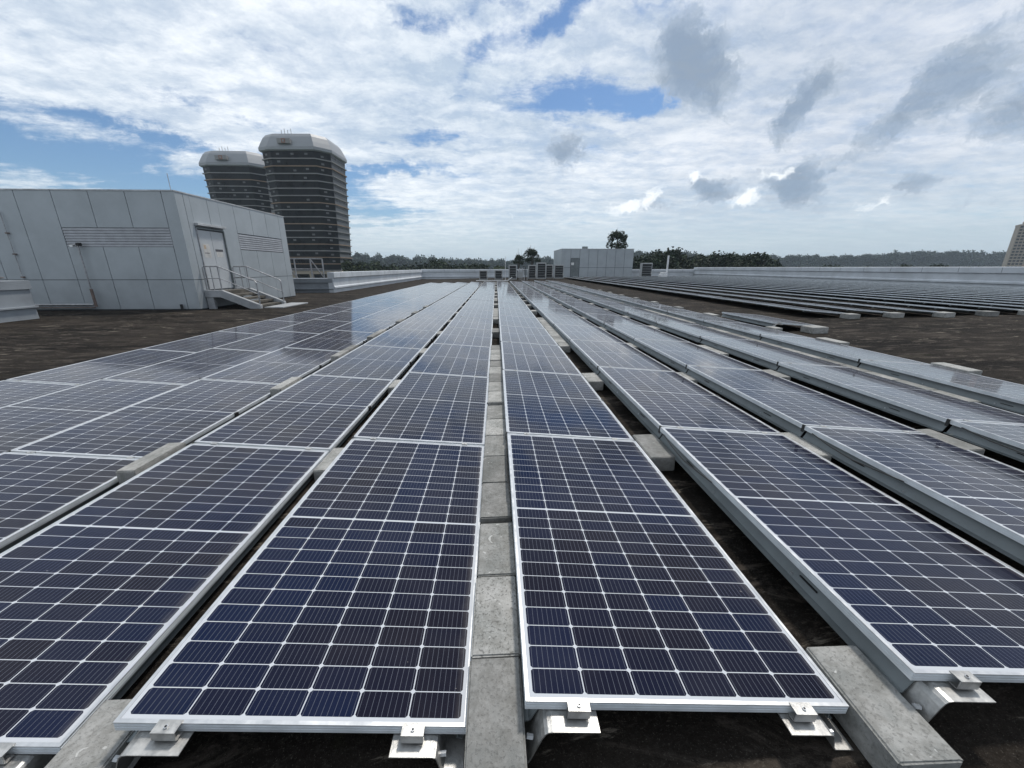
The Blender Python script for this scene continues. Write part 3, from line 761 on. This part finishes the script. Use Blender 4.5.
for y in (YA, YB):
    b = MB(); rr = .028; H = 1.0
    b.tube([(X0+.08, y, LZ), (X0+.08, y, LZ+H-.05), (X0+.13, y, LZ+H), (X1, y, LZ+H), (X2-.12, y, g0+.20+H), (X2-.05, y, g0+.12+H), (X2-.05, y, g0+.17)], rr, 'steel', 8)
    b.tube([(X1-.02, y, LZ), (X1-.02, y, LZ+H)], rr*.9, 'steel'); b.tube([(X0+.40, y, LZ), (X0+.40, y, LZ+H)], rr*.7, 'steel')
    b.tube([(X0+.08, y, LZ+.5), (X1, y, LZ+.5), (X2-.05, y, g0+.62)], rr*.7, 'steel')
    stchild(b, 'railing')
b = MB(); b.box(-10.45, -9.6, 18.0, 20.4, g0+.002, g0+.05, 'stone')
tag(b.build('landing_slab', None, .01), 'flat concrete slab on the roof at the foot of the stairs', 'slab')

# pipe frame behind the stub wall
fr_ = MB()
for x in (-16.3, -15.4, -14.2, -13.3): fr_.tube([(x, 31.5, -1.7), (x, 31.5, .65)], .05, 'steel', 6)
for z in (.65, -.1): fr_.tube([(-16.3, 31.5, z), (-13.3, 31.5, z)], .04, 'steel', 6)
for x in (-16.3, -14.2): fr_.tube([(x, 31.5, .65), (x+.8, 33, -1.7)], .04, 'steel', 6)
tag(fr_.build('tubular_railing'), 'grey tubular frame standing behind the stub wall in front of the towers', 'railing')

# ---------------------------------------------------------------- far plant house
r2 = empty('plant_house', (15.2, 63, -1.32)); tag(r2, 'small pale grey panelled plant house with one door at the far end', 'building')
def r2c(mb, name, bv=0.0):
    o = mb.build(name, None, bv); o.parent = r2; o.matrix_parent_inverse = Matrix.Translation(-r2.location); return o
ax0, ax1, ay0, ay1, at = 9.8, 20.6, 58.0, 66.2, 2.62
sc = 58.0/60.0; ax0 *= sc; ax1 *= sc; at *= sc
b = MB(); b.box(ax0+.03, ax1-.03, ay0+.03, ay1, -1.5, at-.02, 'clad_gap'); r2c(b, 'core_wall')
b = MB(); n = 8; ww = (ax1-ax0)/n
for i in range(n):
    a, c = ax0+i*ww+.02, ax0+(i+1)*ww-.02
    if i == 1: b.box(a, c, ay0, ay0+.028, 1.34, at, 'clad')
    else: b.box(a, c, ay0, ay0+.028, -1.3, -.02, 'clad'); b.box(a, c, ay0, ay0+.028, .02, at, 'clad')
for i in range(5):
    a = ay0+.03+i*1.62; b.box(ax0, ax0+.028, a, a+1.58, -1.3, at, 'clad'); b.box(ax1-.028, ax1, a, a+1.58, -1.3, at, 'clad')
r2c(b, 'cladding')
b = MB(); b.box(ax0-.03, ax1+.03, ay0-.03, ay1+.03, at+.002, at+.07, 'canopy'); r2c(b, 'roof_coping')
b = MB(); b.box(ax0+ww+.06, ax0+2*ww-.06, ay0+.002, ay0+.027, -1.3, 1.2, 'rail'); b.box(ax0+ww+.02, ax0+2*ww-.02, ay0-.02, ay0+.02, 1.22, 1.32, 'rail'); r2c(b, 'door')
b = MB(); b.box(ax0+ww+.10, ax0+ww+.5, ay0-.004, ay0-.001, .35, .7, 'white'); r2c(b, 'notice')
b = MB(); b.tube([(13.2, 60, at+.07), (13.2, 60, at+.45)], .42, 'rail', 10); r2c(b, 'roof_fan')

# ---------------------------------------------------------------- condensers
def condenser(w_, h, d=.5):
    r_ = empty('condenser_unit')
    b = MB(); b.box(-w_/2, w_/2, 0, d, .12, h, 'ac'); b.build('casing', r_, .015)
    b = MB(); b.box(-w_/2+.12, w_/2-.10, -.012, -.001, .22, h-.12, 'grille')
    n = int((h-.42)/.07)
    for i in range(n): b.box(-w_/2+.16, w_/2-.14, -.020, -.013, .28+i*.07, .295+i*.07, 'alu_side' if i % 4 == 0 else 'black')
    b.build('grille', r_)
    for x in (-w_/2+.1, w_/2-.1):
        b = MB(); b.box(x-.05, x+.05, .02, d-.02, 0, .118, 'black'); b.build('foot', r_)
    b = MB(); b.box(w_/2-.12, w_/2-.04, -.02, -.002, .5, .75, 'paper'); b.build('service_plate', r_)
    return r_
cl = [(-1.60, 50, 1.05, 1.28, 'small condenser leftmost of the line at the far end'), (.30, 50, 1.0, 1.28, 'small condenser with dark front, second from the left at the far end'),
      (2.05, 49.5, 1.0, 1.85, 'tall condenser beside the pipework cluster at the far end'), (4.55, 50.5, 1.0, 1.80, 'tall condenser left of the foremost condenser, behind the central rows'),
      (5.55, 49.0, 1.15, 2.05, 'tallest and foremost condenser in the far cluster'), (6.75, 50.8, .95, 1.80, 'condenser half hidden right behind the foremost one'),
      (7.75, 49.2, 1.2, 1.75, 'condenser standing closest to the far plant house'), (19.0, 50, 1.40, 1.85, 'solitary condenser right of the far plant house')]
for x, y, w_, h, lab in cl:
    o = condenser(w_, h); o.location = (x, y, gz(x)+.001); tag(o, lab, 'air conditioner', 'condensers at the far end of the roof')
pc_ = MB()
rr_ = random.Random(3)
for i in range(7):
    x = 2.7+i*.20; h = rr_.uniform(.9, 1.9); y = 50+rr_.uniform(-.3, .3)
    pc_.tube([(x, y, 0), (x, y, h), (x+rr_.uniform(-.4, .4), y+.1, h)], .05, rr_.choice(['steel', 'ac', 'black']), 6)
pc_.box(2.7, 3.3, 49.8, 50.1, .3, .95, 'ac'); pc_.box(3.45, 3.8, 49.8, 50.1, .6, 1.3, 'rail')
o = pc_.build('pipe_cluster'); o.location = (0, 0, gz(3)); tag(o, 'tangle of pipes and small boxes between the far condensers', 'pipework')
b = MB(); b.tube([(0, 0, 0), (0, 0, 2.9)], [.05, .03], 'antenna', 6); o = b.build('mast'); o.location = (1.15, 50, gz(0)); tag(o, 'thin white mast between the two left condensers at the far end', 'mast')
b = MB(); b.box(-.5, .5, -.1, .3, 0, .5, 'white'); b.box(-.35, .35, -.1, .25, .5, .72, 'white'); o = b.build('white_box', None, .04); o.location = (21.2, 50, gz(14)); tag(o, 'low white box at the foot of the mast right of the far plant house', 'box')
b = MB(); b.tube([(0, 0, 0), (0, 0, 2.75)], .12, 'antenna', 8); o = b.build('mast'); o.location = (21.75, 50.3, gz(14)); tag(o, 'stout white mast right of the solitary condenser', 'mast')
b = MB(); b.box(-2.0, 1.8, 0, .12, 0, .10, 'white'); b.tube([(1.8, .05, .05), (2.3, .05, .45)], .05, 'white', 6); o = b.build('cable_tray'); o.location = (-.4, 47.6, gz(0)+.03); tag(o, 'white cable tray lying on the roof before the two left condensers', 'cable tray')

# ---------------------------------------------------------------- towers
def footprint(cx, cy, hw, hd, cut, rotz):
    pts = [(-hw+cut, -hd), (hw-cut, -hd), (hw, -hd+cut*1.1), (hw, hd-cut), (hw-cut, hd), (-hw+cut, hd), (-hw, hd-cut), (-hw, -hd+cut*.5)]
    c, s_ = math.cos(rotz), math.sin(rotz)
    return [(x*c-y*s_, x*s_+y*c) for x, y in pts]
def tower(label, cx, cy, zbot, ztop, hw, hd, rotz, nfl, flare):
    r_ = empty('office_tower', (cx, cy, -25.2)); tag(r_, label, 'tower')
    fp_ = footprint(0, 0, hw, hd, hw*.34, rotz)
    fh = (ztop-zbot)/nfl; rr = random.Random(int(cx))
    def sc_(z): 
        t_ = (z-zbot)/(ztop-zbot); return 1+flare*(t_-1)
    def ring(z, grow): 
        k = sc_(z); return [(x*k*(1+grow), y*k*(1+grow), z+25.2) for x, y in fp_]
    n = len(fp_)
    for f in range(nfl):
        glass, slabs, side, side2 = MB(), MB(), MB(), MB()
        z0 = zbot+f*fh; z1 = z0+fh
        a, b2 = ring(z0+.14, 0), ring(z1, 0)
        for i in range(n):
            j = (i+1) % n
            mbx = glass if i in (0, 1, 7) else (side2 if i > 4 else side)
            P = [Vector(a[i]), Vector(a[j]), Vector(b2[j]), Vector(b2[i])]
            mbx.face(P, 't_glass' if mbx is glass else 't_side')
            if i in (1, 2, 3):  # window strips let into the grey sides
                for s0 in (.52,):
                    q = [P[0].lerp(P[3], s0), P[1].lerp(P[2], s0), P[1].lerp(P[2], .86), P[0].lerp(P[3], .86)]
                    nn = (P[1]-P[0]).cross(P[3]-P[0]).normalized()*.06
                    glass.face([v+nn for v in q], 't_glass')
            if i in (0, 1, 7):   # small lit or blinded panes
                L_ = (P[1]-P[0]).length; m_ = max(1, int(L_/5)); nn = (P[1]-P[0]).cross(P[3]-P[0]).normalized()*.08
                for q in range(m_):
                    u0 = (q+.35+rr.uniform(-.05, .05))/m_; du = 1.1/L_
                    if rr.random() < .5:
                        h0 = rr.choice((.25, .45)); A = P[0].lerp(P[1], u0); B = P[0].lerp(P[1], u0+du); C_ = P[3].lerp(P[2], u0+du); D_ = P[3].lerp(P[2], u0)
                        wm = MB(); wm.face([A.lerp(D_, h0)+nn, B.lerp(C_, h0)+nn, B.lerp(C_, h0+.28)+nn, A.lerp(D_, h0+.28)+nn], 't_side'); wm.build('window', r_)
        so_, si_ = ring(z0-.15, .045), ring(z0+.15, .045)
        sl = slabs; mt = 't_slab2' if f in (1, 2, 4, 7, 10, nfl-2) else 't_slab'
        for i in range(n):
            j = (i+1) % n; sl.face([so_[i], so_[j], si_[j], si_[i]], mt)
        sl.face(si_, mt); sl.face(so_[::-1], mt)
        for mb, nm in ((glass, 'glazing_band'), (side, 'panel_band'), (side2, 'panel_band'), (slabs, 'floor_slab')): mb.build(nm, r_)
    # podium on columns down to the ground
    pod = MB(); pr0 = ring(zbot-.3, .03)
    for i in range(n):
        for t2 in (0, .5):
            p0 = Vector(pr0[i]).lerp(Vector(pr0[(i+1) % n]), t2); q0 = p0*.86; q0.z = 0
            pod.tube([p0, Vector((q0.x, q0.y, zbot+25.2-6)), Vector((q0.x, q0.y, 0))], .8, 't_col', 6)
    core = [(x*.72, y*.72) for x, y, _ in pr0]; pod.prism(core, 'z', 0, zbot+25.2, 't_glass'); 
    c2 = [(x*.99, y*.99) for x, y, _ in pr0]; pod.prism(c2, 'z', zbot+25.2-1.4, zbot+25.2-.34, 't_col')
    pod.build('podium', r_)
    # rounded white crown with a notch
    cap = MB(); k = sc_(ztop)
    prof = [(1.03, 0), (1.07, .4), (1.07, 1.5), (1.01, 3.4), (.94, 5.4), (.87, 6.6), (.80, 6.9), (.0, 6.95)]
    rings = []
    for s_, h in prof: rings.append([(x*k*s_, y*k*s_, ztop+25.2+h*hw/13.5) for x, y in fp_])
    for a, b2 in zip(rings[:-1], rings[1:]):
        for i in range(n):
            j = (i+1) % n; cap.face([a[i], a[j], b2[j], b2[i]], 't_cap')
    cap.face(rings[0][::-1], 't_cap'); c_ = cap.build('crown', r_)
    # niche with an emblem on the front, plant behind a notch, masts
    fA, fB = Vector(fp_[0]), Vector(fp_[1]); mid_ = (fA*.62+fB*.38)*k; nrm = Vector((math.sin(rotz), -math.cos(rotz))); tg = (fB-fA).normalized()
    def at_(u, dpt, z): v = mid_+tg*u+nrm*dpt; return (v.x, v.y, ztop+25.2+z)
    em = MB(); s0 = hw/13.5
    def quadbox(mb, u0, u1, d0, d1, z0, z1, m_):
        mb.hexa([at_(u0, d0, z0), at_(u1, d0, z0), at_(u1, d1, z0), at_(u0, d1, z0), at_(u0, d0, z1), at_(u1, d0, z1), at_(u1, d1, z1), at_(u0, d1, z1)], m_)
    quadbox(em, -2.6*s0, 2.6*s0, 0.2*s0, 1.5*s0, 2.4*s0, 4.2*s0, 't_slab')
    quadbox(em, -.8*s0, .8*s0, 1.52*s0, 1.62*s0, 2.5*s0, 4.1*s0, 'yellowp'); quadbox(em, -.35*s0, .35*s0, 1.64*s0, 1.7*s0, 2.9*s0, 3.7*s0, 't_slab')
    em.build('emblem', r_)
    pl = MB()
    for i in range(4): pl.tube([at_((-2+i*1.3)*s0, -2*s0, 6.8*s0), at_((-2+i*1.3)*s0, -2*s0, (8.0+(i % 2)*.5)*s0)], .14, 'antenna', 5)
    pl.build('masts', r_)
    return r_
tower('taller dark banded office tower with a pale domed crown', -71.5, 168, -1.0, 39.6, 11.7, 10.5, R(-2), 17, .13)
tower('lower dark banded office tower, partly hidden behind the taller one', -115.0, 203, -2.0, 42.0, 12.7, 11.5, R(0), 17, .13)

ap = empty('apartment_block', (532, 400, -25.2), (0, 0, R(-42))); tag(ap, 'beige apartment block with a window grid at the right edge beyond the parapet', 'apartment building')
b = MB(); b.box(0, 34, 0, 14, 0, 66, 'apt'); b.build('wall', ap)
b = MB(); b.box(-.3, 34.3, -.3, 14.3, 66.02, 67.2, 'apt'); b.build('roof', ap)
b = MB(); b.box(3, 9, 4, 9, 67.22, 70, 'apt'); b.build('roof_house', ap)
b = MB(); b.box(11.5, 15.5, -.5, -.02, 0, 62, 'apt2'); b.build('pier', ap)
rest_w = MB()
for f in range(22):
    for ci, x in enumerate((.8, 3.4, 6.0, 8.6, 16.5, 19.1, 22, 25, 28, 31)):
        args = (x, x+1.9, -.06, -.004, .9+f*3, 2.7+f*3, 't_glass')
        if f > 7 and ci < 7: wm = MB(); wm.box(*args); wm.build('window', ap)
        else: rest_w.box(*args)
tag(rest_w.build('windows', ap), kind='stuff')
for f in range(22):
    b = MB(); b.box(-.3, 11.3, -.35, -.07, .2+f*3, .55+f*3, 'apt'); b.build('ledge', ap)

# ---------------------------------------------------------------- trees
def crown_mb(seed, rx, rz_, nclump, leaves, size, lm, holes_=.25):
    rr = random.Random(seed); b = MB(); vs, fs = [], []
    clumps = []
    for i in range(nclump):
        a = rr.uniform(0, 2*math.pi); e = rr.uniform(-.5, 1) ; rad = rr.uniform(.45, 1)**.6
        ce = math.cos(e*1.4)
        clumps.append((Vector((math.cos(a)*ce*rx*rad, math.sin(a)*ce*rx*rad, math.sin(e*1.4)*rz_*rad)), rr.uniform(.20, .38)*rx))
    for c, cr in clumps:
        for k in range(leaves):
            d = Vector((rr.gauss(0, 1), rr.gauss(0, 1), rr.gauss(0, .75))).normalized()*cr*rr.uniform(.55, 1.08)
            p = c+d; s_ = size*rr.uniform(.6, 1.4)
            u = Vector((rr.uniform(-1, 1), rr.uniform(-1, 1), rr.uniform(-.6, .6))).normalized(); v = u.cross(Vector((rr.uniform(-1, 1), rr.uniform(-1, 1), rr.uniform(-1, 1)))).normalized()
            i = len(vs); vs += [tuple(p+u*s_), tuple(p+v*s_*.8), tuple(p-u*s_*.7), tuple(p-v*s_*.6)]; fs.append((i, i+1, i+2, i+3))
    me = D.meshes.new('crown'); me.from_pydata(vs, [], fs); me.materials.append(M[lm]); me.update()
    return me, clumps
def tree_proto(seed, h, rx, rz_, ncl, lv, size, lm, trunk_r=.35, bare=.5):
    me, cl_ = crown_mb(seed, rx, rz_, ncl, lv, size, lm)
    rr = random.Random(seed+99); tb = MB(); cz = h-rz_
    tb.tube([(0, 0, 0), (rr.uniform(-.3, .3), 0, h*.4), (0, rr.uniform(-.2, .2), cz-rz_*.3), (0, 0, cz+rz_*.3)], [trunk_r*1.3, trunk_r, trunk_r*.7, trunk_r*.25], 'bark', 7)
    for c, cr in cl_[:14]:
        tb.tube([(0, 0, cz-rz_*.5), (c.x*.5, c.y*.5, cz+c.z*.3), (c.x*.9, c.y*.9, cz+c.z*.9)], [trunk_r*.4, trunk_r*.25, trunk_r*.08], 'bark', 5)
    return me, tb.mesh('trunk'), cz
PROT = [tree_proto(1, 24, 5.0, 4.2, 34, 95, .36, 'leaf'), tree_proto(2, 24, 6.0, 4.0, 40, 95, .38, 'leaf'), tree_proto(3, 24, 4.5, 5.2, 30, 95, .34, 'leaf2'),
        tree_proto(4, 24, 5.4, 4.6, 36, 95, .36, 'leaf'), tree_proto(5, 24, 2.9, 2.9, 44, 60, .24, 'leaf', .22)]
def tree(kind, x, y, ztop_, s_, label, group=None, rz0=0.0):
    cme, tme, cz = PROT[kind]
    r_ = empty('tree', (x, y, -25.2)); hz_ = (ztop_+25.2)/24.6
    c = D.objects.new('crown', cme); COL.objects.link(c); c.parent = r_; c.location = (0, 0, (ztop_+25.2)-s_*(24.6-cz)); c.scale = (s_, s_, s_); c.rotation_euler = (0, 0, rz0)
    t_ = D.objects.new('trunk', tme); COL.objects.link(t_); t_.parent = r_; t_.scale = (s_, s_, hz_); 
    # keep the limbs inside the crown
    t_.scale = (s_, s_, (c.location.z)/cz)
    t_.rotation_euler = (0, 0, rz0)
    tag(r_, label, 'tree', group); return r_
def world_x(px, y): 
    # direction of a picture column at horizon height, used once to lay out the tree belt
    return y*math.tan(R(2.27)+math.atan((px-512)/(385*1.0445)))
tree(4, 28.5, 95, 8.4, .80, 'lone round headed tree rising above the far plant house roof', None, .3)
tree(4, 8.2, 92, 4.3, .62, 'loose crowned slender tree behind the foremost condenser', None, 1.3)
tree(4, 5.2, 92, 2.9, .42, 'dark small tree just left of the slender one behind the condensers', None, 2.5)
def belt(pxs, y0, y1, zlo, zhi, smin, smax, phrase, group, seed):
    rr = random.Random(seed)
    for i, px in enumerate(pxs):
        y = rr.uniform(y0, y1); 
        tree(rr.randrange(4), world_x(px, y), y, rr.uniform(zlo, zhi), rr.uniform(smin, smax), f'{"leftmost" if i == 0 else ordw(i+1)+" from the left"} of the {phrase}', group, rr.uniform(0, 6))
belt([352, 366, 381, 395, 411, 425, 438, 452, 466, 480, 496], 118, 150, .3, 2.6, .95, 1.3, 'trees beyond the parapet right of the towers', 'trees beyond the parapet right of the towers', 5)
belt([643, 655, 667, 680, 693, 706, 719, 731, 745, 757], 95, 125, 2.2, 4.6, .85, 1.2, 'trees beyond the parapet right of the plant house', 'dark trees right of the far plant house', 8)
belt([507, 545, 775, 800, 832, 866, 905, 940, 972], 150, 175, -.2, 1.4, .95, 1.2, 'low olive trees before the hazy wood', 'low trees before the hazy wood', 9)
# far wood as one mass
fwv = MB(); rr = random.Random(12); vs, fs = [], []
me_l = [crown_mb(60+i, 9, 6, 30, 60, .85, 'leaf3')[0] for i in range(3)]
def far_mass(name, px0, px1, y, dens, zt0, zt1, label):
    vs, fs = [], []; px = px0
    while px < px1:
        me = rr.choice(me_l); yy = y+rr.uniform(-30, 60); X = world_x(px, yy); s_ = rr.uniform(1.0, 1.9)
        zc = zt0+(zt1-zt0)*(.5+.5*math.sin(px*.021+.6))-max(0, min(1, (600-px)/100))*5.5+rr.uniform(-2.4, 1.8)-6*s_
        for low in (0, 1):
            i = len(vs); cz_ = math.cos(rr.uniform(0, 6)); 
            for v in me.vertices: vs.append((X+v.co.x*s_, yy+v.co.y*s_-low*8, zc-low*12+v.co.z*s_))
            for p_ in me.polygons: fs.append(tuple(i+q for q in p_.vertices))
        px += dens*rr.uniform(.7, 1.3)
    m2 = D.meshes.new(name); m2.from_pydata(vs, [], fs); m2.materials.append(M['leaf3']); m2.update()
    o = D.objects.new(name, m2); COL.objects.link(o); tag(o, label, 'wood', kind='stuff')
far_mass('far_wood', 335, 1090, 590, 5.0, 14.0, 20.5, 'hazy distant wood forming the skyline above the parapets')
hl = MB(); pts_ = []
for i in range(60):
    px = -200+i*26; X = world_x(max(-300, min(px, 1300)), 740); pts_.append((X, 480+20*math.sin(i)))
for a, b2 in zip(pts_[:-1], pts_[1:]):
    hl.face([(a[0], a[1]+250, -25), (b2[0], b2[1]+250, -25), (b2[0], b2[1]+380, 13), (a[0], a[1]+380, 13)], 'ground')
tag(hl.build('hills'), kind='structure')

# ---------------------------------------------------------------- haze
hm = D.materials.new('air_haze'); hm.use_nodes = True; ht = NT(hm.node_tree)
for n_ in list(hm.node_tree.nodes):
    if n_.type == 'BSDF_PRINCIPLED': hm.node_tree.nodes.remove(n_)
pv_ = ht.node('ShaderNodeVolumePrincipled'); pv_.inputs['Color'].default_value = (.72, .84, .95, 1); pv_.inputs['Density'].default_value = .00026
ho = [n_ for n_ in hm.node_tree.nodes if n_.type == 'OUTPUT_MATERIAL'][0]; ht.l.new(pv_.outputs[0], ho.inputs['Volume'])
M['haze'] = hm
hb = MB(); hb.box(-6100, 6100, -6100, 6100, -26.3, 62, 'haze')
tag(hb.build('haze'), 'thin pale blue haze over the distance', 'haze', kind='stuff')
